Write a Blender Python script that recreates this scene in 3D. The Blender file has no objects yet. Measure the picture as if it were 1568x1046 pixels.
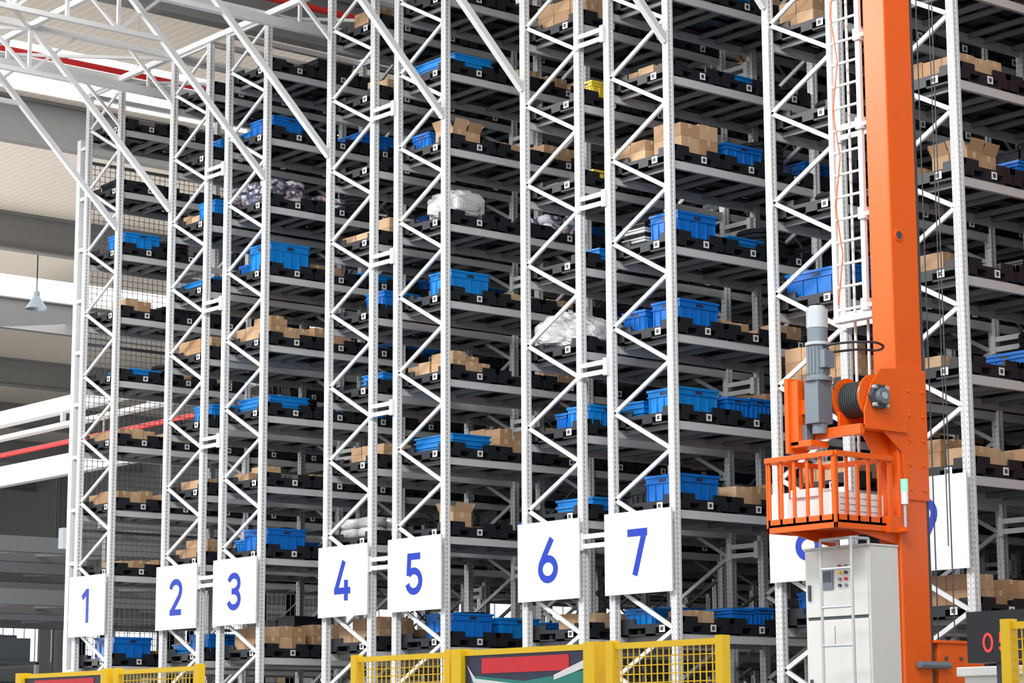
import bpy, math, random
from mathutils import Vector, Matrix
random.seed(7)
scene=bpy.context.scene

# ---------------------------------------------------------------- materials
def new_mat(name):
    m=bpy.data.materials.new(name); m.use_nodes=True
    nt=m.node_tree; b=nt.nodes['Principled BSDF']; return m,nt,b
def mat(name,col,rough=.5,metal=0.,var=.08,scale=6.,emit=None,estr=0,bump=0.,trans=0):
    m,nt,b=new_mat(name)
    N=nt.nodes.new; L=nt.links.new
    tc=N('ShaderNodeTexCoord'); no=N('ShaderNodeTexNoise'); no.inputs['Scale'].default_value=scale
    no.inputs['Detail'].default_value=4
    L(tc.outputs['Object'],no.inputs['Vector'])
    mx=N('ShaderNodeMix'); mx.data_type='RGBA'
    mx.inputs[6].default_value=tuple(c*(1-var) for c in col)+(1,)
    mx.inputs[7].default_value=tuple(min(1,c*(1+var)) for c in col)+(1,)
    L(no.outputs['Fac'],mx.inputs[0]); L(mx.outputs[2],b.inputs['Base Color'])
    b.inputs['Roughness'].default_value=rough; b.inputs['Metallic'].default_value=metal
    if emit:
        b.inputs['Emission Color'].default_value=emit+(1,); b.inputs['Emission Strength'].default_value=estr
    if bump:
        bp=N('ShaderNodeBump'); bp.inputs['Strength'].default_value=bump
        L(no.outputs['Fac'],bp.inputs['Height']); L(bp.outputs[0],b.inputs['Normal'])
    return m
def post_mat():
    m,nt,b=new_mat('galvanised_perforated_post')
    N=nt.nodes.new; L=nt.links.new
    tc=N('ShaderNodeTexCoord'); sp=N('ShaderNodeSeparateXYZ'); L(tc.outputs['Object'],sp.inputs[0])
    def M(op,a,bv=None,c=None):
        n=N('ShaderNodeMath'); n.operation=op
        for i,v in enumerate((a,bv,c)):
            if v is None: continue
            if isinstance(v,(int,float)): n.inputs[i].default_value=v
            else: L(v,n.inputs[i])
        return n.outputs[0]
    z=M('PINGPONG',sp.outputs[2],.03)
    hz=M('LESS_THAN',z,.013)
    ax=M('ABSOLUTE',sp.outputs[0]); dx=M('ABSOLUTE',M('SUBTRACT',ax,.034)); hx=M('LESS_THAN',dx,.005)
    ay=M('ABSOLUTE',sp.outputs[1]); hy=M('LESS_THAN',ay,.007)
    ho=M('MULTIPLY',hz,M('MAXIMUM',hx,hy))
    mx=N('ShaderNodeMix'); mx.data_type='RGBA'
    mx.inputs[6].default_value=(.79,.80,.81,1); mx.inputs[7].default_value=(.25,.26,.27,1)
    L(ho,mx.inputs[0]); L(mx.outputs[2],b.inputs['Base Color'])
    b.inputs['Roughness'].default_value=.4; b.inputs['Metallic'].default_value=.05
    return m
def carton_mat():
    m,nt,b=new_mat('kraft_cardboard')
    N=nt.nodes.new; L=nt.links.new
    oi=N('ShaderNodeNewGeometry'); no=N('ShaderNodeTexNoise'); no.inputs['Scale'].default_value=9
    cr=N('ShaderNodeValToRGB'); cr.color_ramp.elements[0].color=(.38,.215,.11,1); cr.color_ramp.elements[1].color=(.64,.43,.26,1)
    ad=N('ShaderNodeMath'); ad.operation='MULTIPLY_ADD'; ad.inputs[1].default_value=.3
    tc=N('ShaderNodeTexCoord'); L(tc.outputs['Object'],no.inputs['Vector'])
    L(no.outputs['Fac'],ad.inputs[0])
    m2=N('ShaderNodeMath'); m2.operation='MULTIPLY'; m2.inputs[1].default_value=.75
    L(oi.outputs['Random Per Island'],m2.inputs[0]); L(m2.outputs[0],ad.inputs[2])
    L(ad.outputs[0],cr.inputs[0]); L(cr.outputs[0],b.inputs['Base Color']); b.inputs['Roughness'].default_value=.8
    return m
def pattern_mat():
    m,nt,b=new_mat('patterned_textile')
    N=nt.nodes.new; L=nt.links.new
    tc=N('ShaderNodeTexCoord'); vo=N('ShaderNodeTexVoronoi'); vo.inputs['Scale'].default_value=16
    L(tc.outputs['Object'],vo.inputs['Vector'])
    cr=N('ShaderNodeValToRGB'); e=cr.color_ramp; e.interpolation='CONSTANT'
    e.elements[0].color=(.10,.11,.18,1); e.elements[1].color=(.6,.6,.64,1); e.elements[1].position=.45
    x=e.elements.new(.7); x.color=(.4,.2,.18,1); x=e.elements.new(.8); x.color=(.75,.75,.76,1)
    sc=N('ShaderNodeSeparateXYZ'); L(vo.outputs['Color'],sc.inputs[0]); L(sc.outputs[0],cr.inputs[0])
    L(cr.outputs[0],b.inputs['Base Color']); b.inputs['Roughness'].default_value=.35
    return m
M_POST=post_mat()
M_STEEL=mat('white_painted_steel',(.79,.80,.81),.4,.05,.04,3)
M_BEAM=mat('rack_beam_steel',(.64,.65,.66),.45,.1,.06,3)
M_BEAM_SHADE=mat('rack_steel_shaded',(.24,.25,.26),.5,.2,.08,3)  # rack steel toned darker, interior shade put into the colour
M_DARKST=mat('dark_grey_steel',(.08,.09,.10),.5,.3)
M_PAL=mat('black_pallet_plastic',(.015,.017,.022),.45,0,.2)
M_LAB=mat('white_label_paper',(.85,.85,.85),.6)
M_BLUE=mat('blue_bin_plastic',(.005,.165,.60),.35,0,.12,4)
M_BLUE2=mat('pale_blue_bin_plastic',(.006,.235,.68),.35,0,.12,4)
M_CART=carton_mat()
M_TAPE=mat('packing_tape',(.66,.49,.30),.3)
M_WRAP=mat('translucent_wrap_plastic',(.58,.58,.57),.22,0,.2,14,bump=.8)
M_PAT=pattern_mat()
M_YEL=mat('yellow_safety_paint',(.95,.60,.008),.4,0,.04)
M_YTOTE=mat('yellow_tote_plastic',(.8,.6,.05),.4)
M_ORG=mat('orange_crane_paint',(.84,.12,.006),.32,0,.06,1.5)
M_CAB=mat('light_grey_cabinet_paint',(.70,.70,.67),.4,0,.04)
M_MOT=mat('grey_motor_casting',(.20,.24,.28),.4,.3)
M_MOTL=mat('pale_motor_cover',(.5,.54,.57),.4,.2)
M_SIGN=mat('white_sign_board',(.86,.87,.91),.45,0,.01)
M_NUM=mat('blue_sign_ink',(.006,.04,.46),.5,0,.02)
M_RED=mat('red_pipe_paint',(.65,.03,.03),.4)
M_FLOOR=mat('concrete_floor',(.25,.26,.26),.35,0,.12,.5)
M_NAVY=mat('navy_panel',(.03,.035,.08),.4)
M_REDP=mat('red_panel',(.75,.02,.03),.4)
M_TEAL=mat('teal_panel',(.02,.25,.2),.4)
M_WHITE=mat('white_panel',(.85,.85,.85),.4)
M_LED=mat('red_led',(.3,.01,.01),.4,0,0,5,(1,.04,.03),1.6)
M_GRN=mat('green_lamp',(.2,.6,.4),.3,0,0,5,(.3,.9,.6),.6)
M_SKYL=mat('translucent_skylight',(.9,.9,.9),.6,0,0,5,(1,.99,.96),1.6)
M_WIN=mat('bright_window_glass',(.8,.85,.9),.3,0,0,5,(.95,.98,1),1.3)
M_WALL=mat('grey_cladding_wall',(.30,.31,.32),.7,0,.08,.4)
M_RAFT=mat('grey_roof_rafter',(.24,.24,.24),.6)
M_MESH=mat('dark_wire',(.18,.19,.2),.5,.3)
M_MACH=mat('machine_grey',(.24,.25,.27),.5)
def roof_mat():
    m,nt,b=new_mat('beige_corrugated_roof')
    N=nt.nodes.new; L=nt.links.new
    tc=N('ShaderNodeTexCoord'); w=N('ShaderNodeTexWave'); w.inputs['Scale'].default_value=1.6; w.bands_direction='Y'
    L(tc.outputs['Object'],w.inputs['Vector'])
    cr=N('ShaderNodeValToRGB'); cr.color_ramp.elements[0].color=(.70,.63,.55,1); cr.color_ramp.elements[1].color=(.78,.71,.63,1)
    L(w.outputs['Fac'],cr.inputs[0]); L(cr.outputs[0],b.inputs['Base Color']); b.inputs['Roughness'].default_value=.7
    return m
M_ROOF=roof_mat()

# ---------------------------------------------------------------- mesh builder
class MB:
    def __init__(s): s.v=[]; s.f=[]; s.m=[]; s.mats=[]
    def mi(s,m):
        if m not in s.mats: s.mats.append(m)
        return s.mats.index(m)
    def add(s,vs,fs,m):
        o=len(s.v); k=s.mi(m); s.v+= [tuple(p) for p in vs]
        for f in fs: s.f.append(tuple(i+o for i in f)); s.m.append(k)
    def box(s,x0,x1,y0,y1,z0,z1,m,taper=0):
        t=taper
        vs=[(x0+t,y0+t,z0),(x1-t,y0+t,z0),(x1-t,y1-t,z0),(x0+t,y1-t,z0),(x0,y0,z1),(x1,y0,z1),(x1,y1,z1),(x0,y1,z1)]
        s.add(vs,[(3,2,1,0),(4,5,6,7),(0,1,5,4),(1,2,6,5),(2,3,7,6),(3,0,4,7)],m)
    def rbox(s,c,size,ang,m):
        a,b,h=size[0]/2,size[1]/2,size[2]; ca,sa=math.cos(ang),math.sin(ang)
        vs=[]
        for z in (0,h):
            for x,y in ((-a,-b),(a,-b),(a,b),(-a,b)): vs.append((c[0]+x*ca-y*sa,c[1]+x*sa+y*ca,c[2]+z))
        s.add(vs,[(3,2,1,0),(4,5,6,7),(0,1,5,4),(1,2,6,5),(2,3,7,6),(3,0,4,7)],m)
    def bar(s,p,q,w,m,h=None,n=4,up=None):
        p=Vector(p);q=Vector(q);d=(q-p).normalized()
        u=Vector(up) if up else (Vector((0,0,1)) if abs(d.z)<.95 else Vector((0,1,0)))
        a=d.cross(u).normalized(); b=a.cross(d).normalized()
        h=h or w
        vs=[]
        if n==4: prof=[(-w/2,-h/2),(w/2,-h/2),(w/2,h/2),(-w/2,h/2)]
        else: prof=[(w/2*math.cos(2*math.pi*i/n),w/2*math.sin(2*math.pi*i/n)) for i in range(n)]
        for c in (p,q):
            for x,y in prof: vs.append(c+a*x+b*y)
        fs=[tuple(range(n))[::-1],tuple(range(n,2*n))]
        for i in range(n): fs.append((i,(i+1)%n,n+(i+1)%n,n+i))
        s.add(vs,fs,m)
    def obj(s,name,parent=None,loc=None,smooth=False,bevel=0):
        me=bpy.data.meshes.new(name); me.from_pydata(s.v,[],s.f)
        for m in s.mats: me.materials.append(m)
        me.polygons.foreach_set('material_index',s.m)
        if smooth: me.polygons.foreach_set('use_smooth',[True]*len(s.f))
        me.update()
        o=bpy.data.objects.new(name,me); scene.collection.objects.link(o)
        if loc: o.location=loc
        if parent: o.parent=parent
        if bevel:
            b=o.modifiers.new('bevel','BEVEL'); b.width=bevel; b.segments=2; b.limit_method='ANGLE'
        return o
def empty(name,loc=(0,0,0)):
    e=bpy.data.objects.new(name,None); e.location=loc; scene.collection.objects.link(e); e.empty_display_size=.3; return e

# ---------------------------------------------------------------- layout
W=1.2
LEFT=[0,2.82,4.5,7.32,9.0,11.82,13.5,16.32,18.0,20.82]
LV=[1.40,2.84,4.32,5.40,6.47,7.56,8.64,9.72,10.80,11.88]
BAY=2.6; NB=6; TOP=12.8
PALZ=.05

def post_mesh():
    pr=[(-.05,-.045),(-.017,-.045),(-.012,-.028),(.012,-.028),(.017,-.045),(.05,-.045),(.05,-.014),(.036,-.008),(.036,.008),(.05,.014),(.05,.045),(-.05,.045),(-.05,.014),(-.036,.008),(-.036,-.008),(-.05,-.014)]
    n=len(pr); vs=[(x,y,0) for x,y in pr]+[(x,y,TOP) for x,y in pr]
    fs=[tuple(range(n))[::-1],tuple(range(n,2*n))]+[(i,(i+1)%n,n+(i+1)%n,n+i) for i in range(n)]
    me=bpy.data.meshes.new('upright_post'); me.from_pydata(vs,[],fs); me.materials.append(M_POST); me.update(); return me
PM=post_mesh()

def pallet(b,cx,cy,z,detail=True,label=True):
    x0,x1,y0,y1=cx-.58,cx+.58,cy-.40,cy+.40
    if detail:
        b.box(x0,x1,y0,y1,z+.095,z+.14,M_PAL)
        for px in (x0,cx-.09,x1-.18):
            for py in (y0,cy-.08,y1-.16):
                b.box(px,px+.18,py,py+.16,z+.02,z+.095,M_PAL)
        for px in (x0,cx-.09,x1-.18): b.box(px,px+.18,y0,y1,z,z+.022,M_PAL)
        b.box(x0,x1,y0,y0+.12,z,z+.022,M_PAL); b.box(x0,x1,y1-.12,y1,z,z+.022,M_PAL)
        b.box(x0+.2,x1-.2,y0+.2,y1-.2,z+.03,z+.095,M_PAL)
        for sx in (0,1):
            for sy in (0,1):
                ax=x0 if sx==0 else x1-.025; ay=y0 if sy==0 else y1-.025
                b.box(ax,ax+.025,(y0 if sy==0 else y1-.24),(y0+.24 if sy==0 else y1),z+.14,z+.21,M_PAL)
                b.box((x0 if sx==0 else x1-.3),(x0+.3 if sx==0 else x1),ay,ay+.025,z+.14,z+.21,M_PAL)
        if label:
            b.box(x1,x1+.004,cy+.05,cy+.14,z+.035,z+.12,M_LAB)
            b.box(x1+.004,x1+.006,cy+.07,cy+.115,z+.055,z+.10,M_DARKST)
            b.box(cx+.16,cx+.26,y0-.004,y0,z+.035,z+.12,M_LAB)
            b.box(cx+.18,cx+.23,y0-.006,y0-.004,z+.055,z+.10,M_DARKST)
    else:
        b.box(x0,x1,y0,y1,z+.07,z+.16,M_PAL)
        for py in (y0,cy-.1,y1-.2): b.box(x0,x1,py,py+.2,z,z+.07,M_PAL)

def bin_geo(b,cx,cy,z,sx,sy,h,m,lid=False):
    x0,x1,y0,y1=cx-sx/2,cx+sx/2,cy-sy/2,cy+sy/2
    t=.02; tp=.014
    vo=[(x0+tp,y0+tp,z),(x1-tp,y0+tp,z),(x1-tp,y1-tp,z),(x0+tp,y1-tp,z)]
    vt=[(x0,y0,z+h),(x1,y0,z+h),(x1,y1,z+h),(x0,y1,z+h)]
    vi=[(x0+t,y0+t,z+h),(x1-t,y0+t,z+h),(x1-t,y1-t,z+h),(x0+t,y1-t,z+h)]
    vb=[(x0+t+tp,y0+t+tp,z+.03*h),(x1-t-tp,y0+t+tp,z+.03*h),(x1-t-tp,y1-t-tp,z+.03*h),(x0+t+tp,y1-t-tp,z+.03*h)]
    fs=[(3,2,1,0)]
    for i in range(4):
        j=(i+1)%4
        fs+=[(i,j,4+j,4+i),(4+i,4+j,8+j,8+i),(8+i,8+j,12+j,12+i)]
    fs.append((12,13,14,15))
    b.add(vo+vt+vi+vb,fs,m)
    r=.012; e=min(.03,h*.3)
    for zz,hh in ((z+h-e,e),)+(((z+h*.68,.014),) if h>.15 else ()):
        b.box(x0-r,x1+r,y0-r,y0+.004,zz,zz+hh,m); b.box(x0-r,x1+r,y1-.004,y1+r,zz,zz+hh,m)
        b.box(x0-r,x0+.004,y0,y1,zz,zz+hh,m); b.box(x1-.004,x1+r,y0,y1,zz,zz+hh,m)
    if h>.12:
        n=4; q=.68
        for i in range(n+1):
            xx=x0+.03+(sx-.06)*i/n
            b.box(xx-.006,xx+.006,y0-.006,y0+.02,z+.01,z+h*q,m)
        for i in range(n+1):
            yy=y0+.03+(sy-.06)*i/n
            b.box(x1-.02,x1+.006,yy-.006,yy+.006,z+.01,z+h*q,m)
        b.box(cx-.06,cx+.06,y0-.003,y0,z+h*.74,z+h*.86,M_NAVY)
        b.box(x1,x1+.003,cy-.06,cy+.06,z+h*.74,z+h*.86,M_NAVY)

def carton(b,c,s,ang=0,tape=True,open_=False):
    b.rbox(c,s,ang,M_CART)
    if tape:
        b.rbox((c[0],c[1],c[2]+s[2]-.001),(s[0]*1.002,.05,.003),ang,M_TAPE)
        b.rbox((c[0],c[1],c[2]+s[2]*.65),(s[0]+.004,.05,s[2]*.35),ang,M_TAPE)
    if open_:
        ca,sa=math.cos(ang),math.sin(ang)
        for sx,sy in ((1,0),(-1,0),(0,1),(0,-1)):
            if sx:
                e=[(sx*s[0]/2,-s[1]/2,0),(sx*s[0]/2,s[1]/2,0),(sx*(s[0]/2+.07),s[1]/2,.13),(sx*(s[0]/2+.07),-s[1]/2,.13)]
            else:
                e=[(-s[0]/2,sy*s[1]/2,0),(s[0]/2,sy*s[1]/2,0),(s[0]/2,sy*(s[1]/2+.07),.13),(-s[0]/2,sy*(s[1]/2+.07),.13)]
            vs=[(c[0]+x*ca-y*sa,c[1]+x*sa+y*ca,c[2]+s[2]+z) for x,y,z in e]
            b.add(vs,[(0,1,2,3)],M_CART)

def cartons_geo(b,cx,cy,z,sx,sy,h,rnd,openb=False):
    nz=max(1,round(h/.17)); dz=h/nz
    nx=max(1,round(sx/.3)); ny=max(1,round(sy/.26))
    for k in range(nz):
        for i in range(nx):
            for j in range(ny):
                if k==nz-1 and nz>1 and rnd.random()<.3: continue
                x=cx-sx/2+(i+.5)*sx/nx; y=cy-sy/2+(j+.5)*sy/ny
                carton(b,(x,y,z+k*dz+k*.001),(sx/nx-.012,sy/ny-.012,dz*(1 if k<nz-1 else rnd.uniform(.8,1))-.002),rnd.uniform(-.03,.03),True,openb and k==nz-1)

def blob(b,c,s,m,rnd,seg=14,ring=9,amp=.12):
    ph=[rnd.uniform(0,6.28) for _ in range(6)]
    vs=[];fs=[]
    def P(th,fi):
        nx,ny,nz=math.sin(fi)*math.cos(th),math.sin(fi)*math.sin(th),math.cos(fi)
        e=.55
        f=lambda v: math.copysign(abs(v)**e,v)
        r=1+amp*math.sin(3*th+ph[0]+2*fi)+amp*.6*math.sin(7*th+ph[1]-5*fi)+amp*.4*math.sin(9*fi+ph[2]+4*th)
        if seg>20: r+=amp*.5*abs(math.sin(6*th+ph[3]+4*math.sin(5*fi+ph[4])))-amp*.3*abs(math.sin(10*fi+ph[5]+3*math.sin(4*th)))
        return (c[0]+f(nx)*s[0]/2*r,c[1]+f(ny)*s[1]/2*r,max(c[2],c[2]+s[2]/2+f(nz)*s[2]/2*r))
    for i in range(ring+1):
        fi=math.pi*i/ring
        for j in range(seg): vs.append(P(2*math.pi*j/seg,min(max(fi,.02),3.12)))
    for i in range(ring):
        for j in range(seg): fs.append((i*seg+j,(i+1)*seg+j,(i+1)*seg+(j+1)%seg,i*seg+(j+1)%seg))
    b.add(vs,fs,m)

G=[
(7,6,0,'C',-.25,0,.6,.5,.16),(7,6,1,'b',0,.1,.9,.6,.12),
(7,5,0,'C',-.3,-.1,.55,.5,.26),(7,5,0,'C',.3,.05,.5,.65,.42),(7,5,1,'B',.2,.05,.6,.65,.26),
(7,4,0,'B',.28,.0,.5,.66,.33),(7,4,0,'K',-.33,-.05,.4,.45,.3),(7,4,1,'b',.1,0,.9,.6,.12),
(7,3,0,'B',.27,.02,.5,.66,.32),(7,3,0,'B',-.3,-.02,.42,.6,.27),(7,3,2,'C',.2,0,.5,.5,.2),
(7,2,0,'B',.22,0,.56,.66,.3),(7,2,0,'b',-.35,0,.36,.6,.2),(7,2,1,'B',.27,-.17,.5,.36,.24),(7,2,1,'B',.27,.22,.5,.36,.26),
(7,1,0,'B',.18,0,.6,.66,.32),(7,1,1,'C',.2,.05,.6,.55,.24),
(7,0,0,'B',-.3,0,.5,.6,.2),(7,0,0,'C',.3,0,.4,.4,.16),(7,0,1,'B',.25,-.15,.5,.36,.2),(7,0,1,'B',.25,.22,.5,.34,.22),
(7,7,0,'D',-.1,0,.8,.6,.3),(7,7,1,'b',.1,0,.7,.5,.1),
(6,7,0,'C',.05,0,1.0,.66,.36),(6,6,0,'Y',.4,0,.3,.5,.22),(6,5,0,'Y',.3,0,.3,.3,.14),(6,5,0,'C',-.2,0,.5,.4,.1),
(6,3,0,'W',-.2,0,.8,.7,.45),(6,3,0,'W',.32,.0,.5,.7,.3),(6,2,0,'B',.35,-.05,.45,.6,.26),(6,2,0,'B',0,-.05,.2,.6,.2),(6,1,0,'b',.2,0,.7,.62,.17),
(6,0,0,'C',.2,0,.7,.6,.2),(6,4,0,'b',.35,.1,.4,.5,.16),
(5,7,0,'b',.1,0,.95,.66,.17),(5,7,1,'C',.2,.3,.5,.4,.22),(5,7,2,'C',.2,0,.5,.4,.2),
(5,6,0,'B',-.25,0,.4,.6,.24),(5,6,0,'O',.28,-.05,.4,.5,.2),(5,6,1,'C',.3,-.1,.4,.4,.14),(5,6,2,'C',.1,0,.8,.6,.24),
(5,5,0,'W',.22,0,.62,.7,.38),(5,5,2,'P',.1,0,1.0,.7,.26),(5,5,1,'D',.2,.2,.6,.4,.14),
(5,4,0,'B',.25,0,.5,.66,.32),(5,4,1,'C',.2,.1,.6,.6,.12),(5,4,2,'C',.2,0,.7,.6,.12),
(5,3,0,'C',-.3,0,.5,.6,.2),(5,3,0,'C',.28,0,.5,.66,.28),(5,3,2,'C',.2,0,.5,.6,.14),
(5,2,0,'b',.1,0,.85,.66,.2),(5,2,1,'C',.2,.0,.7,.7,.36),(5,2,2,'C',.2,0,.7,.7,.42),
(5,1,0,'O',.35,-.15,.32,.32,.24),(5,1,2,'B',.2,0,.6,.6,.2),
(5,0,0,'B',.25,0,.6,.68,.32),(5,0,1,'B',.25,0,.6,.68,.28),(5,0,2,'B',.25,0,.5,.6,.24),
(4,7,0,'C',.3,0,.5,.5,.24),(4,6,0,'D',.2,0,.7,.6,.2),(4,5,0,'C',-.15,0,.7,.6,.26),(4,5,0,'C',.4,.05,.3,.5,.3),
(4,4,0,'B',.35,0,.45,.6,.28),(4,3,0,'b',.3,0,.5,.6,.18),(4,2,0,'C',.1,0,.8,.5,.26),(4,1,0,'P2',-.1,0,.9,.65,.3),(4,0,0,'C',.0,0,1.0,.6,.36),
(4,8,0,'C',0,0,.6,.5,.3),
(3,7,0,'B',.2,0,.65,.68,.25),(3,7,2,'B',.2,0,.65,.7,.25),(3,7,0,'b',-.35,0,.3,.6,.14),(3,6,0,'P',-.1,0,1.1,.72,.38),(3,6,1,'P',.1,0,.8,.6,.2),
(3,5,0,'B',.22,0,.6,.7,.4),(3,5,0,'B',-.38,0,.3,.5,.18),(3,5,2,'b',.2,0,.7,.6,.13),(3,4,0,'C',-.25,0,.55,.6,.25),(3,4,0,'C',.3,0,.5,.7,.34),(3,4,1,'C',.2,0,.6,.7,.24),
(3,3,0,'b',.1,0,.9,.7,.19),(3,3,2,'B',.2,0,.6,.6,.22),(3,2,0,'C',-.3,0,.4,.6,.26),(3,2,1,'C',.2,0,.4,.6,.12),(3,1,0,'B',.2,0,.65,.68,.32),(3,1,0,'B',-.35,0,.35,.5,.2),
(3,1,2,'b',.2,0,.6,.5,.2),(3,0,0,'C',.1,0,.9,.7,.34),(3,0,1,'C',.2,0,.7,.7,.4),
(2,7,0,'B',.35,0,.4,.5,.22),(2,6,0,'B',.3,0,.5,.66,.3),(2,6,0,'C',-.25,0,.5,.6,.18),(2,5,0,'b',0,0,1.0,.6,.13),(2,4,0,'C',.0,0,1.0,.66,.26),(2,3,0,'B',.3,0,.55,.66,.24),
(2,2,0,'C',0,0,.8,.6,.16),(2,1,0,'C',0,0,.95,.66,.3),(2,0,0,'B',.3,0,.55,.66,.28),(2,0,0,'b',-.3,0,.5,.6,.15),
(1,6,0,'B',.25,0,.6,.66,.26),(1,5,0,'C',.2,0,.5,.5,.25),(1,4,0,'b',.2,.1,.7,.6,.1),(1,3,0,'C',0,0,1.05,.66,.18),(1,3,1,'C',.2,0,.6,.6,.18),(1,2,0,'C',0,0,1.0,.66,.22),(1,2,1,'C',.2,0,.7,.66,.2),
(1,1,0,'C',.2,0,.6,.5,.14),(1,0,0,'B',.2,0,.65,.7,.34),(1,7,0,'D',-.1,0,.6,.6,.2),
(8,6,0,'C',-.25,0,.55,.6,.36),(8,5,0,'D',.1,0,.8,.6,.2),(8,3,0,'B',.0,0,.95,.68,.3),(8,2,0,'C',.0,0,1.05,.7,.5),(8,4,0,'D',0,0,.8,.5,.2),(8,1,0,'C',0,0,.8,.6,.25),(8,0,0,'B',0,0,.9,.6,.25),
(9,5,0,'C',.0,0,1.1,.7,.2),(9,4,0,'C',-.35,0,.35,.6,.15),(9,4,0,'O',.25,0,.5,.5,.2),(9,4,1,'B',.2,.1,.6,.6,.22),(9,3,0,'C',-.1,0,.35,.4,.24),(9,3,1,'D',.2,0,.7,.5,.2),
(9,2,0,'C',-.2,0,.5,.5,.16),(9,2,1,'B',.2,.1,.6,.6,.24),(9,1,0,'C',-.25,0,.6,.66,.34),(9,1,0,'C',.32,0,.4,.66,.2),(9,1,1,'C',.2,0,.7,.7,.22),
(9,0,0,'C',-.1,0,.9,.66,.34),(9,0,1,'C',.2,0,.7,.7,.34),(9,6,0,'D',0,0,.8,.6,.2),
(10,1,0,'B',0,0,.8,.6,.3),(10,3,0,'C',0,0,.8,.6,.4),(10,5,0,'B',0,0,.8,.6,.3),
]
def dark_goods(b,cx,cy,z,sx,sy,h,rnd):
    k=rnd.randrange(3)
    if k==0:
        for q in range(max(1,int(h/.07))):
            n=18; Ro=min(sx,sy)/2*.9; r=.035
            vs=[];fs=[]
            for i in range(n):
                for j in range(8):
                    a=2*math.pi*i/n; c=2*math.pi*j/8
                    rr=Ro-r+r*math.cos(c); vs.append((cx+rr*math.cos(a),cy+rr*math.sin(a),z+r+q*.068+r*math.sin(c)))
            for i in range(n):
                for j in range(8): fs.append((i*8+j,((i+1)%n)*8+j,((i+1)%n)*8+(j+1)%8,i*8+(j+1)%8))
            b.add(vs,fs,M_PAL)
    elif k==1:
        for i in range(2):
            bin_geo(b,cx-sx/4+i*sx/2,cy,z,sx/2*.95,sy,h*rnd.uniform(.7,1),M_PAL)
    else:
        b.box(cx-sx/2,cx+sx/2,cy-sy/2,cy+sy/2,z,z+.04,M_PAL)
        for i in range(7):
            x=cx+rnd.uniform(-.4,.4)*sx; y=cy+rnd.uniform(-.35,.35)*sy
            b.bar((x-.08,y,z+.08),(x+.08,y+rnd.uniform(-.08,.08),z+.08+rnd.uniform(0,.06)),rnd.uniform(.06,.11),rnd.choice([M_PAL,M_DARKST,M_MOT]),n=10)
def slot_y(bay,s): return bay*BAY+.06+.415+s*.83
NAMES={'B':'blue_storage_bin','b':'blue_storage_tray','C':'cardboard_carton_stack','O':'open_cardboard_box','W':'plastic_wrapped_bundle','P':'patterned_textile_bundle','P2':'clear_wrapped_bundle','Y':'yellow_storage_tote','K':'black_white_crate','D':'black_parts_stack'}
for (r,lv,sl,k,dx,dy,sx,sy,h) in G:
    rnd=random.Random(int(r*1000+lv*100+sl*10+(dx+2)*37))
    cx=LEFT[r-1]+W/2; cy=slot_y(0,sl); z=LV[lv+1]+PALZ+.1405
    b=MB()
    if k=='B': bin_geo(b,0,0,0,sx,sy,h,M_BLUE if rnd.random()<.6 else M_BLUE2)
    elif k=='b':
        n=max(1,round(h/.07)); 
        for i in range(n): bin_geo(b,0,0,i*h/n,sx,sy,h/n*.97,M_BLUE2)
    elif k=='C': cartons_geo(b,0,0,0,sx,sy,h,rnd)
    elif k=='O': cartons_geo(b,0,0,0,sx,sy,h,rnd,True)
    elif k=='D': dark_goods(b,0,0,0,sx,sy,h,rnd)
    elif k=='W': blob(b,(0,0,0),(sx,sy,h),M_WRAP,rnd,48,30,.075); blob(b,(sx*.1,-sy*.05,h*.75),(sx*.5,sy*.5,h*.35),M_WRAP,rnd,36,20,.12)
    elif k in('P','P2'):
        m=M_PAT if k=='P' else M_WRAP
        nz=max(1,round(h/.12)); dz=h/nz
        for q in range(nz):
            n=max(1,round(sx/.36))
            for i in range(n):
                for j in range(2):
                    blob(b,(-sx/2+(i+.5)*sx/n,-sy/4+j*sy/2,q*dz*.95),(sx/n*.95,sy/2*.97,dz*1.05),m,rnd,12,8,.05)
    elif k=='Y': bin_geo(b,0,0,0,sx,sy,h,M_YTOTE)
    elif k=='K':
        for i in range(5): bin_geo(b,0,0,i*h/5,sx,sy,h/5*.96,M_PAL if i%2==0 else M_WHITE)
    b.obj(NAMES[k],loc=(cx+dx,cy+dy,z),smooth=k in('P','P2'))

occupied={(g[0],g[1],g[2]) for g in G}
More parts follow.
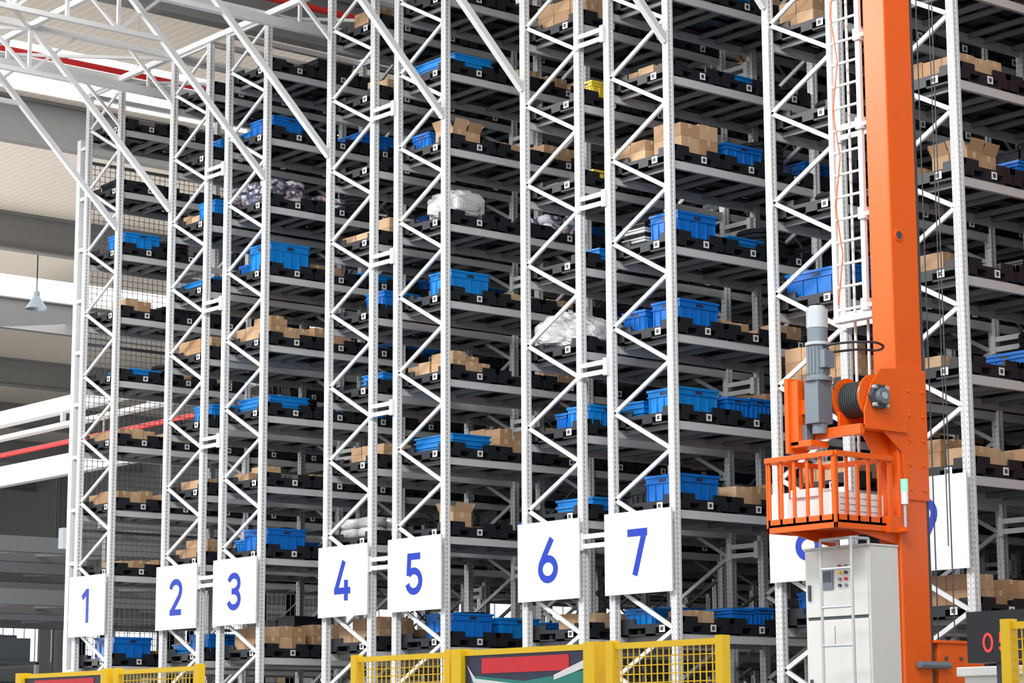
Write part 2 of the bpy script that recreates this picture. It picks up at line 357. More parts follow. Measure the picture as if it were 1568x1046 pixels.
# ---------------------------------------------------------------- racks
for ri,x0 in enumerate(LEFT):
    r=ri+1; x1=x0+W
    rack=empty('storage_rack',(x0,0,0)); 
    for f in range(NB+1):
        for xx in (x0+.05,x1-.05):
            o=bpy.data.objects.new('upright_post',PM); scene.collection.objects.link(o); o.parent=rack; o.location=(xx-x0,f*BAY,0)
    b=MB()
    X0,X1=.09,W-.09
    for f in range(NB+1):
        y=f*BAY
        z=.25; side=0
        while z<TOP-.6:
            a,c=(X0,X1) if side==0 else (X1,X0)
            b.bar((a,y,z),(c,y,z+.54),.05,M_STEEL if f<1 else (M_BEAM if f<2 else M_BEAM_SHADE),.032,up=(0,1,0)); z+=.54; side=1-side  # bracing colour steps darker with depth to paint the shade inside
        for zz in (.15,TOP-.05): b.bar((X0,y,zz),(X1,y,zz),.05,M_STEEL)
        for xx in (.05,W-.05):
            b.box(xx-.1,xx+.1,y-.08,y+.08,0,.015,M_STEEL)
    b.obj('frame_bracing',rack)
    b=MB()
    for f in range(NB):
        for z in LV:
            for xx in (.05,W-.05):
                b.box(xx-.025,xx+.025,f*BAY+.045,(f+1)*BAY-.045,z-.05,z+.05,M_BEAM)
                for yy,s in ((f*BAY+.045,1),((f+1)*BAY-.045,-1)):
                    b.box(xx-.035,xx+.035,min(yy,yy+s*.012),max(yy,yy+s*.012),z-.12,z+.09,M_BEAM)
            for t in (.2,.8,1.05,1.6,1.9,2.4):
                b.box(.075,W-.075,f*BAY+t-.02,f*BAY+t+.02,z-.01,z+.049,M_BEAM_SHADE)
        b.bar((.05,f*BAY,TOP-.05),(.05,(f+1)*BAY,TOP-.05),.08,M_STEEL)
        b.bar((W-.05,f*BAY,TOP-.05),(W-.05,(f+1)*BAY,TOP-.05),.08,M_STEEL)
    xs=.0 if r%2==1 else W
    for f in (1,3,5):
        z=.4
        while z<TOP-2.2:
            b.bar((xs-.01,f*BAY,z),(xs-.01,(f+1)*BAY,z+2.16),.035,M_BEAM_SHADE,.02)
            b.bar((xs+.01,f*BAY,z+2.16),(xs+.01,(f+1)*BAY,z),.035,M_BEAM_SHADE,.02)
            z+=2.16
    b.obj('pallet_beams',rack)
    b=MB(); g=MB()
    rnd=random.Random(100+r)
    for f in range(NB):
        for li,z in enumerate(LV):
            for s in range(3):
                occ=(f==0 and (r,li-1,s) in occupied)
                if not occ and rnd.random()<.03: continue
                cy=slot_y(f,s)
                pallet(b,W/2+rnd.uniform(-.01,.01),cy,z+PALZ,f<2,True)
                if occ: continue
                p=rnd.random(); zz=z+PALZ+(.141 if f<2 else .161)
                if f==0 and s<2:
                    if p<.55: dark_goods(g,W/2+rnd.uniform(-.05,.1),cy,zz,.9,.66,rnd.uniform(.1,.35),rnd)
                    elif p<.75: cartons_geo(g,W/2+rnd.uniform(-.1,.2),cy,zz,.6,.6,rnd.uniform(.1,.26),rnd)
                elif p<.92:
                    h=rnd.uniform(.2,.5); q=rnd.random()
                    if q<.16: bin_geo(g,W/2+rnd.uniform(-.2,.2),cy,zz,.6,.6,h*.8,M_BLUE)
                    elif q<.36: cartons_geo(g,W/2,cy,zz,rnd.uniform(.5,1),.66,h,rnd)
                    else: dark_goods(g,W/2,cy,zz,1.05,.72,h*1.3,rnd)
    b.obj('plastic_pallets',rack); g.obj('stored_goods',rack)
    if r in (2,4,6,8):
        b=MB(); xa=W; xb=LEFT[ri+1]-x0
        for f in range(0,4):
            for z in (1.92,4.08,6.24,8.40,10.56):
                for dz in (-.05,.07):
                    b.box(xa-.02,xb+.02,f*BAY-.075,f*BAY-.045,z+dz-.03,z+dz+.03,M_STEEL)
                b.box(xa-.04,xa+.03,f*BAY-.085,f*BAY-.045,z-.1,z+.12,M_STEEL)
                b.box(xb-.03,xb+.04,f*BAY-.085,f*BAY-.045,z-.1,z+.12,M_STEEL)
        b.obj('spacer_brackets',rack)

# end column + mesh at left of rack 1
b=MB()
b.box(-.26,-.14,-.06,.06,0,12.0,M_STEEL)
for z in [1+.9*i for i in range(13)]: b.box(-.15,-.0,-.05,-.03,z,z+.06,M_STEEL)
for k in range(1,3):
    b.box(-.2,-.1,k*BAY-.05,k*BAY+.05,0,12.0,M_STEEL)
b.box(-.42,-.26,-.12,.0,4.9,5.25,M_MOTL)
b.obj('rack_end_column')
b=MB()
for k in range(2):
    y0=k*BAY+.1;y1=(k+1)*BAY-.1
    for i in range(int((y1-y0)/.1)+1): b.bar((-.08,y0+i*.1,2),(-.08,y0+i*.1,11.6),.008,M_MESH)
    z=2
    while z<11.6: b.bar((-.08,y0,z),(-.08,y1,z),.008 if round((z-2)*10)%16 else .05,M_MESH); z+=.1
b.obj('wire_mesh_guard')

# ---------------------------------------------------------------- canopy
b=MB()
lines=[]
for i,x in enumerate(LEFT): lines.append(x+W-.05 if i%2==0 else x+.05)
ye=-5.2
for xp in lines:
    b.bar((xp,-.04,10.2),(xp,-2.65,12.8),.085,M_STEEL,up=(1,0,0))
    b.bar((xp,ye,12.8),(xp,NB*BAY,12.8),.1,M_STEEL)
    b.bar((xp,ye,12.05),(xp,-1.9,12.05),.07,M_STEEL)
    y=ye;k=0
    while y<-2.0:
        b.bar((xp,y,12.05),(xp,y,12.8),.05,M_STEEL)
        b.bar((xp,y,12.05 if k%2 else 12.8),(xp,y+.85,12.8 if k%2 else 12.05),.045,M_STEEL)
        y+=.85;k+=1
    b.bar((xp,-.04,12.0),(xp,-.9,12.8),.05,M_STEEL,up=(1,0,0))
for yy in (ye,-2.65,-.05): b.bar((-.2,yy,12.8),(LEFT[-1]+W,yy,12.8),.09,M_STEEL)
b.bar((-.2,ye,12.05),(LEFT[-1]+W,ye,12.05),.07,M_STEEL)
for f in range(1,NB+1): b.bar((0,f*BAY,12.8),(LEFT[-1]+W,f*BAY,12.8),.08,M_STEEL)
for i in range(len(lines)-1):
    a,c=lines[i],lines[i+1]
    b.bar((a,ye,12.76),(c,-2.65,12.76),.05,M_STEEL); b.bar((a,-2.65,12.76),(c,ye,12.76),.05,M_STEEL)
    if i%2==0:
        b.bar((a,-2.65,12.76),(c,0,12.76),.05,M_STEEL)
        b.bar(((a+c)/2,ye,12.4),((a+c)/2,NB*BAY,12.4),.1,M_STEEL,.14)
        for f in range(-1,NB): b.bar(((a+c)/2,f*BAY,12.4),((a+c)/2,f*BAY,12.8),.05,M_STEEL)
        for f in range(0,4): b.bar((a,f*BAY,12.76),(c,(f+1)*BAY,12.76),.05,M_STEEL)
b.obj('rack_top_canopy_truss')

# ---------------------------------------------------------------- signs
T=.15
def arc(cx,cy,rx,ry,a0,a1,n=22):
    return [(cx+rx*math.cos(math.radians(a0+(a1-a0)*i/n)),cy+ry*math.sin(math.radians(a0+(a1-a0)*i/n))) for i in range(n+1)]
rx=.225; h=T/2
D={
'0':[arc(.3,.5,rx,.43,0,360,40)],
'1':[[(.34,0),(.34,1)],[(.08,.74),(.34,.945)]],
'2':[arc(.3,.70,rx,.225,172,-28)+[(.48,.53),(.12,.09)],[(.04,h),(.56,h)]],
'3':[arc(.29,.72,.21,.205,165,-80),arc(.29,.29,rx,.215,88,-165),[(.2,.505),(.34,.505)]],
'4':[[(.36,1),(.07,.27)],[(.0,.25),(.60,.25)],[(.44,.52),(.44,0)]],
'5':[[(.10,1-h),(.52,1-h)],[(.15,1),(.12,.46)],arc(.3,.325,rx,.25,142,-165)],
'6':[arc(.3,.31,rx,.235,0,360,36),[(.42,1),(.2,.62),(.095,.42),(.075,.31)]],
'7':[[(.03,1-h),(.57,1-h)],[(.50,.96),(.22,0)]],
'8':[arc(.3,.735,.19,.19,0,360,36),arc(.3,.29,rx,.215,0,360,36)],
'9':[arc(.3,.69,rx,.235,0,360,36),[(.18,0),(.4,.38),(.505,.58),(.525,.69)]],
}
def stroke(b,pts,ox,oz,sx,sz,y,m,T=T):
    P=[Vector((ox+p[0]*sx,oz+p[1]*sz)) for p in pts]; n=len(P); w=T*sz/2
    closed=(P[0]-P[-1]).length<1e-4
    vs=[]
    for i in range(n):
        a=P[i-1] if i>0 else (P[-2] if closed else P[0]); c=P[i+1] if i<n-1 else (P[1] if closed else P[-1])
        d=(c-a).normalized(); nn=Vector((-d.y,d.x))
        vs.append((P[i].x+nn.x*w,y,P[i].y+nn.y*w)); vs.append((P[i].x-nn.x*w,y,P[i].y-nn.y*w))
    b.add(vs,[(2*i,2*i+1,2*i+3,2*i+2) for i in range(n-1)],m)
for i,x0 in enumerate(LEFT):
    b=MB()
    b.box(0,W,-.012,.012,0,1.0,M_SIGN)
    for xx in (.05,W-.05):
        for zz in (.12,.88): b.box(xx-.03,xx+.03,.012,.045,zz-.03,zz+.03,M_STEEL)
    s=str(i+1); hh=.56; ww=.66
    for k,ch in enumerate(s):
        ox=W/2-.3*ww+(k-(len(s)-1)/2)*.42
        for j,st in enumerate(D[ch]): stroke(b,st,ox,.22,ww,hh,-.014-.0006*j,M_NUM,.165)
    b.obj('aisle_number_sign',loc=(x0,-.105,3.39))

# ---------------------------------------------------------------- crane
OX=-.06
crane=empty('stacker_crane',(20+OX,-2,0))
def cobj(b,name,**k):
    o=b.obj(name,crane,**k); o.location=(-20,2,0); return o
b=MB()
mx0,mx1,my0,my1=19.87,20.15,-2.20,-1.80
b.box(mx0,mx1,my0,my1,.4,12.0,M_ORG)
cobj(b,'mast',bevel=.015)
b=MB()
b.box(mx0+.05,mx1-.02,my1,my1+.05,.4,12.0,M_DARKST)
b.box(mx0+.1,mx1-.06,my1+.05,my1+.09,.4,12.0,M_DARKST)
for z in [1+i*1.0 for i in range(11)]: b.bar((mx1,my0+.06,z),(mx1+.006,my0+.06,z),.02,M_ORG,n=8,up=(0,0,1))
b.bar((mx1,my0+.11,6.5),(mx1+.012,my0+.11,6.5),.12,M_ORG,n=20); b.bar((mx1+.01,my0+.11,6.5),(mx1+.015,my0+.11,6.5),.08,M_DARKST,n=20)
b.bar((20.02,-1.55,2),(20.02,-1.55,12),.014,M_DARKST,n=6); b.bar((20.1,-1.4,2),(20.1,-1.4,12),.014,M_DARKST,n=6)
b.bar((20.02,-1.35,3.5),(20.02,-1.35,12),.012,M_DARKST,n=6)
cobj(b,'guide_rail_and_ropes')
b=MB()
b.box(19.8,20.2,-3.4,2.2,.18,.5,M_ORG)
b.box(19.86,20.16,-1.72,-1.04,1.9,2.54,M_ORG); b.box(19.84,20.18,-1.78,-.98,2.54,2.57,M_ORG)
for y in (-3.0,1.8): b.bar((19.95,y,.2),(20.05,y,.2),.4,M_DARKST,n=24)
for y in (-1.62,-1.4,-1.2):
    for z in (2.15,2.4): b.bar((20.16,y,z),(20.18,y,z),.04,M_DARKST,n=8)
b.bar((20.19,-2.05,2.33),(20.19,-1.6,2.33),.07,M_MOT,n=12)
for y in (-1.5,-1.3): b.bar((19.98,y,2.57),(20.05,y,2.57),.08,M_DARKST,n=12)
b.box(19.88,20.12,1.7,2.0,.4,11.9,M_ORG)
b.box(19.88,20.12,-2.2,2.1,11.9,12.2,M_ORG)
cobj(b,'base_and_end_carriage',bevel=.006)
b=MB(); b.box(19.96+OX,20.04+OX,-6,NB*BAY,0,.12,M_DARKST); b.obj('crane_floor_rail')
b=MB()
lx0,lx1,ly=19.38,19.77,-2.16
for x in (lx0,lx1): b.bar((x,ly,5.75),(x,ly,12),.055,M_STEEL,.04,up=(0,1,0))
z=5.85;k=0
while z<12:
    b.bar((lx0,ly,z),(lx1,ly,z),.03,M_STEEL,n=8)
    if k%4==0:
        b.box(lx1,mx0,ly-.02,ly+.04,z-.02,z+.02,M_STEEL); b.box(lx1-.03,lx1+.05,ly-.05,ly+.05,z-.05,z+.07,M_STEEL)
    z+=.23;k+=1
for x in (lx0+.13,lx1-.09): b.bar((x,ly+.12,4.4),(x,ly+.12,12),.03,M_STEEL,n=8)
zz=5.9
while zz<10.5:
    b.bar((lx0+.05,ly-.03,zz),(lx0+.13,ly-.03,zz+.5),.014,M_ORG,n=6); b.bar((lx0+.13,ly-.03,zz+.5),(lx0+.05,ly-.03,zz+1.0),.014,M_ORG,n=6); zz+=1.0
b.box(lx0-.02,mx0,ly-.04,ly+.06,5.72,5.78,M_STEEL)
cobj(b,'mast_ladder')
b=MB(); mxx,myy=19.72,-2.82
b.bar((mxx,myy,5.05),(mxx,myy,5.55),.20,M_MOT,n=24)
b.bar((mxx,myy,5.55),(mxx,myy,5.74),.21,M_MOTL,n=24)
b.bar((mxx,myy,5.74),(mxx,myy,5.77),.16,M_MOTL,n=24)
b.bar((mxx,myy,5.38),(mxx,myy,5.41),.25,M_MOTL,n=24); b.bar((mxx,myy,5.03),(mxx,myy,5.07),.27,M_MOT,n=24)
for i in range(16):
    a=i*math.pi/8
    b.bar((mxx+.1*math.cos(a),myy+.1*math.sin(a),5.1),(mxx+.1*math.cos(a),myy+.1*math.sin(a),5.36),.02,M_MOT)
b.box(mxx+.08,mxx+.15,myy-.07,myy+.07,5.15,5.32,M_MOT)
b.box(mxx-.1,mxx+.08,myy-.10,myy+.10,4.62,5.05,M_MOT)
b.bar((mxx,myy,4.52),(mxx,myy,4.62),.15,M_MOT,n=16)
cobj(b,'hoist_motor',bevel=.004)
b=MB(); dy,dz=-2.50,4.86
b.bar((19.80,dy,dz),(20.13,dy,dz),.32,M_DARKST,n=28)
for i in range(10): b.bar((19.83+i*.029,dy,dz),(19.845+i*.029,dy,dz),.35,M_DARKST,n=28)
for x in (19.79,20.12): b.bar((x,dy,dz),(x+.022,dy,dz),.44,M_ORG,n=32)
b.bar((20.165,dy,dz),(20.22,dy,dz),.26,M_DARKST,n=6); b.bar((20.22,dy,dz),(20.27,dy,dz),.15,M_MOT,n=20); b.bar((20.27,dy,dz),(20.28,dy,dz),.07,M_MOTL,n=12)
for i in range(4):
    a=math.pi/4+i*math.pi/2; b.bar((20.2,dy+.12*math.cos(a),dz+.12*math.sin(a)),(20.24,dy+.12*math.cos(a),dz+.12*math.sin(a)),.04,M_MOTL,n=8)
cobj(b,'cable_drum')
b=MB()
def prism_x(b,x0,x1,poly,m):
    n=len(poly); vs=[(x0,y,z) for y,z in poly]+[(x1,y,z) for y,z in poly]
    b.add(vs,[tuple(range(n)),tuple(range(n,2*n))[::-1]]+[(i,n+i,n+(i+1)%n,(i+1)%n) for i in range(n)],m)
prism_x(b,20.155,20.17,[(-2.68,4.58),(-2.68,4.72),(-2.58,4.98),(-2.44,5.14),(-2.12,5.18),(-1.78,5.18),(-1.78,3.9),(-2.12,3.9),(-2.16,4.35),(-2.42,4.54)],M_ORG)
b.box(19.78,20.2,-2.74,-2.1,4.54,4.58,M_ORG); b.box(19.45,20.2,-2.78,-2.72,4.48,4.58,M_ORG)
prism_x(b,20.03,20.05,[(-2.6,4.54),(-2.12,4.54),(-2.12,3.9)],M_ORG)
b.box(19.80,19.83,-2.66,-2.12,4.58,4.74,M_ORG)
b.box(19.44,19.56,-2.95,-2.75,4.42,5.05,M_ORG); b.box(19.41,19.46,-2.98,-2.72,4.35,5.08,M_ORG); b.box(19.44,19.72,-2.95,-2.7,4.40,4.46,M_ORG)
b.box(19.56,19.63,-2.90,-2.84,4.72,4.86,M_ORG); b.box(19.56,19.62,-2.9,-2.8,4.46,4.62,M_MOT)
for y in (-2.05,-1.85):
    for i in range(5): b.bar((20.17,y,4.0+i*.24),(20.185,y,4.0+i*.24),.035,M_ORG,n=6)
cobj(b,'hoist_bracket',bevel=.004)
cu=bpy.data.curves.new('motor_cable','CURVE'); cu.dimensions='3D'; cu.bevel_depth=.012
sp=cu.splines.new('BEZIER'); pts=[(19.80,-2.85,5.36),(19.92,-2.78,5.38),(20.08,-2.64,5.39),(20.18,-2.45,5.38),(20.12,-2.35,5.35),(19.98,-2.55,5.34),(19.84,-2.8,5.30)]
sp.bezier_points.add(len(pts)-1)
for p,c in zip(sp.bezier_points,pts): p.co=c; p.handle_left_type=p.handle_right_type='AUTO'
o=bpy.data.objects.new('motor_cable',cu); scene.collection.objects.link(o); cu.materials.append(M_PAL); o.parent=crane; o.location=(-20,2,0)
# basket
b=MB(); bx0,bx1,by0,by1,bz0,bz1=19.26,20.15,-3.10,-2.30,3.63,4.28
b.box(bx0,bx1,by0,by1,bz0,bz0+.03,M_ORG)
for q in ((bx0,bx1,by0,by0+.03),(bx0,bx1,by1-.03,by1),(bx0,bx0+.03,by0,by1),(bx1-.03,bx1,by0,by1)): b.box(*q,bz0-.05,bz0+.08,M_ORG)
for p,q in (((bx0,by0),(bx1,by0)),((bx1,by0),(bx1,by1)),((bx0,by1),(bx1,by1)),((bx0,by0),(bx0,by1))):
    b.bar((p[0],p[1],bz1),(q[0],q[1],bz1),.05,M_ORG)
n=5
for i in range(n+1):
    t=i/n
    x=bx0+.02+t*(bx1-bx0-.04); y=by0+.02+t*(by1-by0-.04)
    w=.055 if i in(0,n) else .036
    b.box(x-w/2,x+w/2,by0,by0+.02,bz0,bz1,M_ORG)
    b.box(bx1-.02,bx1,y-w/2,y+w/2,bz0,bz1,M_ORG)
    b.box(bx0,bx0+.02,y-w/2,y+w/2,bz0,bz1,M_ORG)
b.box(bx1-.05,bx1+.04,by1-.1,by1+.14,bz0-.06,bz0+.1,M_ORG)
for x in (bx0+.08,bx1-.08): prism_x(b,x,x+.03,[(by0+.1,bz0-.02),(by1+.1,bz0-.02),(by1+.1,bz0-.16)],M_ORG)
cobj(b,'service_basket',bevel=.003)
b=MB()
b.box(bx0+.12,bx1-.10,by0+.15,by1-.1,bz0+.03,bz0+.28,M_WHITE)
b.box(bx0+.2,bx0+.55,by0+.12,by0+.4,bz0+.28,bz0+.36,M_WHITE); b.box(bx1-.3,bx1-.06,by0+.1,by1-.06,bz0+.08,bz0+.30,M_WHITE)
for z in (.12,.18,.24): b.box(bx1-.1,bx1-.055,by0+.12,by1-.1,bz0+z,bz0+z+.012,M_MOTL)
cobj(b,'drive_electronics_box',bevel=.01)
b=MB(); cx0,cx1,cy0,cy1,cz0,cz1=19.29,20.12,-2.62,-2.21,.9,3.44
b.box(cx0,cx1,cy0,cy1,cz0,cz1,M_CAB)
b.box(cx0-.01,cx1+.01,cy0-.02,cy1,cz1,cz1+.02,M_CAB)
for za,zb in ((.95,2.76),(2.79,3.42)): b.box(cx0+.02,cx1-.02,cy0-.015,cy0,za,zb,M_CAB)
b.box(cx0+.03,cx1-.03,cy0-.004,cy0+.01,2.76,2.79,M_DARKST)
cobj(b,'control_cabinet',bevel=.005)
b=MB()
b.box(cx0+.24,cx0+.38,cy0-.03,cy0-.015,3.05,3.24,M_MOT); b.box(cx0+.26,cx0+.36,cy0-.034,cy0-.03,3.12,3.22,M_DARKST)
for i in range(4):
    b.bar((cx0+.47,cy0-.015,3.26-i*.06),(cx0+.47,cy0-.04,3.26-i*.06),.032,[M_RED,M_YEL,M_MACH,M_DARKST][i],n=12)
    b.bar((cx0+.55,cy0-.015,3.26-i*.06),(cx0+.55,cy0-.04,3.26-i*.06),.032,[M_MACH,M_DARKST,M_RED,M_MACH][i],n=12)
b.box(cx0+.06,cx0+.085,cy0-.035,cy0-.015,2.95,3.1,M_DARKST); b.box(cx0+.06,cx0+.085,cy0-.035,cy0-.015,2.0,2.2,M_DARKST)
b.box(cx0+.38,cx0+.385,cy0-.017,cy0-.015,2.5,2.7,M_DARKST)
cobj(b,'cabinet_controls')
b=MB()
for x in (19.74,20.13):
    b.bar((x,-2.88,.5),(x,-2.88,3.50),.03,M_MOTL,n=10)
    b.bar((x,-2.88,3.50),(x,-2.64,3.50),.03,M_MOTL,n=10)
    b.bar((x,-2.64,3.50),(x,-2.64,3.44),.03,M_MOTL,n=10)
b.bar((19.74,-2.88,3.50),(20.13,-2.88,3.50),.03,M_MOTL,n=10)
z=.7
while z<3.3: b.bar((19.74,-2.88,z),(20.13,-2.88,z),.026,M_MOTL,n=10); z+=.36
cobj(b,'cabinet_ladder')
b=MB()
b.bar((20.25,-2.24,3.6),(20.25,-2.24,3.84),.03,M_MOTL,n=10); b.bar((20.25,-2.24,3.84),(20.25,-2.24,3.96),.07,M_WHITE,n=16); b.bar((20.25,-2.24,3.96),(20.25,-2.24,4.08),.07,M_GRN,n=16)
b.box(20.15,20.27,-2.26,-2.18,3.58,3.62,M_ORG)
cobj(b,'signal_lamp')

# ---------------------------------------------------------------- fences
FY=-9.9; FT=2.2
def fence(xa,xb,name='yellow_mesh_fence'):
    b=MB(); w=xb-xa
    for x in (0,w): b.box(x-.03,x+.03,-.03,.03,0,FT,M_YEL); b.box(x-.035,x+.035,-.06,.06,0,.012,M_YEL)
    for z in (.15,1.1,FT-.05): b.box(.03,w-.03,-.015,.015,z,z+.035,M_YEL)
    n=int((w-.06)/.05)
    for i in range(1,n): b.bar((.03+i*(w-.06)/n,0,.16),(.03+i*(w-.06)/n,0,FT-.03),.006,M_YEL)
    z=.2
    while z<FT-.05: b.bar((.03,.004,z),(w-.03,.004,z),.006,M_YEL); z+=.05
    return b.obj(name,loc=(xa,FY,0))
fence(21.95,22.98); fence(24.54,25.46); fence(27.47,28.8); fence(18.76,19.95)
def board(xa,xb):
    b=MB(); w=xb-xa
    for x in (0,w): b.box(x-.05,x+.05,-.05,.05,0,FT+.0,M_YEL)
    b.box(.05,w-.05,-.02,.02,FT-.045,FT-.01,M_YEL); b.box(.05,w-.05,-.02,.02,.3,.34,M_YEL)
    b.box(.05,w-.05,-.012,.012,.34,FT-.045,M_NAVY)
    b.box(.22,w-.22,-.016,-.012,FT-.16,FT-.065,M_REDP)
    y=-.0165
    b.add([(.12,y,FT-.17),(w*.5,y,FT-.215),(w-.08,y,FT-.165),(w-.08,y,.6),(.12,y,.6)],[(0,4,3,2,1)],M_TEAL)
    b.add([(.07,y-.001,FT-.10),(.16,y-.001,FT-.19),(.55*w,y-.001,FT-.245),(.55*w,y-.001,FT-.26),(.14,y-.001,FT-.215)],[(0,4,3,2,1)],M_WHITE)
    b.add([(w-.07,y-.001,FT-.10),(w-.07,y-.001,FT-.15),(.72*w,y-.001,FT-.215),(.72*w,y-.001,FT-.185)],[(0,3,2,1)],M_WHITE)
    return b.obj('safety_notice_panel',loc=(xa,FY,0))
board(23.10,24.38); board(17.2,18.62)
b=MB()
b.box(0,.36,0,.12,0,.26,M_PAL)
for k,ch in enumerate('05'):
    for j,st in enumerate(D[ch]): stroke(b,st,.10+k*.10,.05,.12,.10,-.002-.0004*j,M_LED,.13)
b.box(.16,.24,.03,.09,-2.0,0,M_DARKST)
b.obj('led_display_board',loc=(27.04,-9.70,2.0))
b=MB()
b.box(0,.42,0,.4,.1,1.95,M_WHITE); b.box(-.03,.45,-.03,.43,1.95,2.0,M_WHITE); b.box(.1,.34,-.01,0,.9,1.7,M_MOTL)
for x in (.03,.34): b.box(x,x+.05,.05,.35,0,.1,M_DARKST)
b.obj('conveyor_control_box',loc=(26.60,-9.2,0),bevel=.006)

# ---------------------------------------------------------------- building
XL,XR,YB,YF=-85,44,34,-26
b=MB(); b.box(XL,XR,YF,YB,-.2,0,M_FLOOR); b.obj('floor')
b=MB()
RZ=14.7
sk=[(-49,-46),(-27,-23.5),(-6.5,-3.5)]
xs=[XL]
for a,c in sk: xs+=[a,c]
xs.append(XR)
for i in range(0,len(xs)-1,2): b.box(xs[i],xs[i+1],-14,YB,RZ,RZ+.15,M_ROOF)
b.obj('ceiling')
for x in (-75,-66,-56,-46,-36.5,-26.5,-16.5,-7,2.2,12,22,32,42):
    b=MB()
    b.box(x-.14,x+.14,-14,YB-.1,13.75,13.79,M_RAFT); b.box(x-.02,x+.02,-14,YB-.1,13.79,RZ-.05,M_RAFT); b.box(x-.14,x+.14,-14,YB-.1,RZ-.05,RZ-.01,M_RAFT)
    b.obj('roof_rafter')
for i,(a,c) in enumerate(sk):
    b=MB(); b.box(a,c,-14,YB,RZ+.02,RZ+.1,M_SKYL)
    b.obj('window_%d'%(i+1))
for x in (-.1,5.0):
    b=MB()
    b.bar((x,-12,13.35),(x,YB-.5,13.35),.11,M_RED,n=12)
    for y in range(-11,32,4): b.bar((x,y,13.35),(x,y,RZ-.01),.02,M_STEEL,n=6)
    b.obj('sprinkler_pipe')
b=MB()
b.box(XL-.2,XL,YF,YB,0,RZ,M_WALL); b.obj('wall_left')
b=MB(); b.box(XL,XR,YB,YB+.2,0,RZ,M_WALL); b.obj('wall_back')
b=MB(); b.box(27,27.2,2,YB,0,RZ,M_WALL); b.obj('added_shade_wall')  # added wall out of view, keeps side light out of the racks
b=MB()
for i in range(12):
    for (za,zb) in ((2.5,4.3),(7.2,9.0)):
        y=YF+2+i*5; b.box(XL,XL+.06,y,y+4,za,zb,M_WIN)
        for k in range(5): b.box(XL+.06,XL+.1,y+k-.04,y+k+.04,za,zb,M_STEEL)
b.obj('window_4')
b=MB()
for i in range(14):
    x=XL+3+i*6
    if x<-3:
        b.box(x,x+4.5,YB-.06,YB,5.5,7.5,M_WIN)
        for k in range(5): b.box(x+k*1.1-.04,x+k*1.1+.04,YB-.1,YB-.06,5.5,7.5,M_STEEL)
b.obj('window_5')
for y,z,h,m in ((7.2,9.4,.35,M_STEEL),(13.5,9.4,.6,M_STEEL),(27.5,9.0,.6,M_MACH)):
    b=MB(); b.box(-80,-.6,y-.15,y+.15,z,z+h,m)
    if y==7.2:
        b.box(-80,-.6,y-.12,y+.12,z-.35,z-.25,M_STEEL)
        for x in range(-78,-1,4): b.box(x,x+.1,y-.05,y+.05,z-.25,z,M_STEEL)
        b.bar((-80,7.2,8.68),(-.6,7.2,8.68),.12,M_RED,n=10)
        for x in range(-78,-1,6): b.bar((x,7.2,8.68),(x,7.2,9.1),.03,M_STEEL)
    b.obj('overhead_runway_beam')
for x in range(-76,-9,9):
    for y in (31,):
        b=MB()
        b.box(x-.15,x+.15,y-.2,y-.17,0,13.7,M_RAFT); b.box(x-.15,x+.15,y+.17,y+.2,0,13.7,M_RAFT); b.box(x-.02,x+.02,y-.2,y+.2,0,13.7,M_RAFT)
        b.obj('steel_column')
for x in (-16,-25.5,-34.5,-43,-52,-62):
    for z in ((7.6,5.9) if x>-50 else (7.6,)):
        b=MB()
        b.box(x-.25,x+.25,14,28,z,z+.7,M_RAFT); b.box(x+1.2,x+1.6,14,28,z+.2,z+.7,M_MACH)
        for y in range(15,27,2): b.bar((x,y,z+.2),(x+1.4,y+2,z+.3),.1,M_MACH)
        b.box(x,x+1.2,19,20.5,z+.7,z+1.2,M_MACH)
        for y in (14.2,27.8):
            for xx in (x,x+1.4): b.box(xx-.1,xx+.1,y-.1,y+.1,0,z,M_RAFT)
        b.obj('conveyor_gantry')
rnd=random.Random(5)
for x in range(-75,-24,5):
    for y in (10,30,):
        b=MB()
        hh=rnd.uniform(3.0,4.6)
        mm=[M_MACH,M_DARKST,M_WHITE,M_MACH][rnd.randrange(4)]
        for xx in (0,2.4):
            for yy in (0,1.2): b.box(xx,xx+.1,yy,yy+.1,0,hh,M_MACH)
        z=.8
        while z<hh:
            b.box(0,2.5,0,1.3,z,z+.08,M_DARKST)
            for k in range(3):
                if rnd.random()<.8: b.box(.1+k*.8,.75+k*.8,.1,1.1,z+.08,z+rnd.uniform(.4,.95),rnd.choice([M_WHITE,M_CART,M_DARKST,M_DARKST,mm,mm]))
            z+=1.0
        b.obj('steel_shelving_unit',loc=(x,y,0))
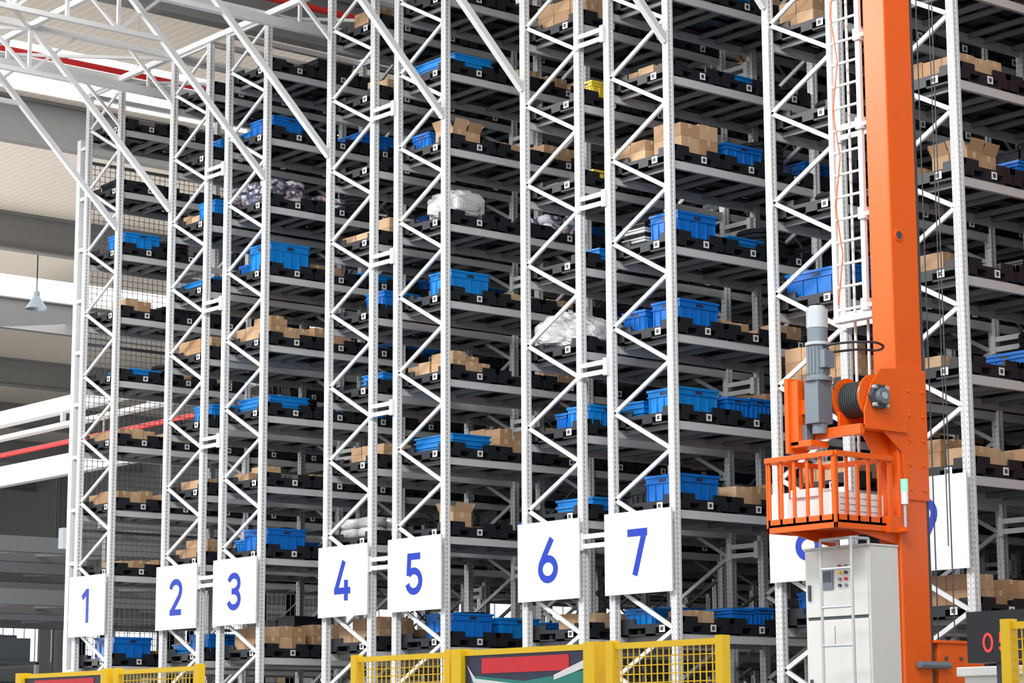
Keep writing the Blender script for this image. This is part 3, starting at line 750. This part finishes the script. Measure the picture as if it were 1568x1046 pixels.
for (x,y,dr) in ((-17,8,1.9),(-36,14,1.9)):
    b=MB(); b.bar((0,0,0),(0,0,dr),.025,M_DARKST)
    n=20
    vs=[(.07*math.cos(2*math.pi*i/n),.07*math.sin(2*math.pi*i/n),0) for i in range(n)]+[(.28*math.cos(2*math.pi*i/n),.28*math.sin(2*math.pi*i/n),-.34) for i in range(n)]
    b.add(vs,[(i,(i+1)%n,n+(i+1)%n,n+i) for i in range(n)],M_MOT); b.bar((0,0,-.2),(0,0,.1),.16,M_MOT,n=12)
    b.obj('high_bay_lamp',loc=(x,y,RZ-dr-.01))

# ---------------------------------------------------------------- light
w=bpy.data.worlds.new('World'); scene.world=w; w.use_nodes=True
bg=w.node_tree.nodes['Background']; bg.inputs[0].default_value=(.97,.985,1,1); bg.inputs[1].default_value=.95
def area(loc,tgt,sx,sy,p,col=(1,1,1)):
    l=bpy.data.lights.new('added_fill_light','AREA'); l.shape='RECTANGLE'; l.size=sx; l.size_y=sy; l.energy=p; l.color=col
    o=bpy.data.objects.new('added_fill_light',l); scene.collection.objects.link(o); o.location=loc
    o.rotation_euler=(Vector(tgt)-Vector(loc)).to_track_quat('-Z','Y').to_euler()
area((6,-11,14),(8,0,6),12,4,2700); area((22,-12,14),(18,0,6),12,4,2300); area((30,-10,13),(20,0,7),6,4,600)  # unseen fill lights added in front to brighten the rack faces
area((-22,-2,1.5),(-22,12,14.7),36,6,4300,(1,.97,.93))  # unseen uplight added near the floor to brighten the roof
area((-30,10,13.5),(-30,12,0),40,8,1900)  # unseen downlight added under the roof to boost the skylights

cam=bpy.data.cameras.new('camera'); co=bpy.data.objects.new('camera',cam); scene.collection.objects.link(co)
cam.sensor_width=36; cam.lens=81.3; cam.clip_end=500
co.location=(34.8,-19.1,1.6)
co.rotation_euler=(Matrix.Rotation(math.radians(50.46+.10),3,'Z')@Matrix.Rotation(math.radians(99.88),3,'X')@Matrix.Rotation(math.radians(-.25),3,'Z')).to_euler()
scene.camera=co
scene.view_settings.view_transform='Standard'; scene.view_settings.look='None'
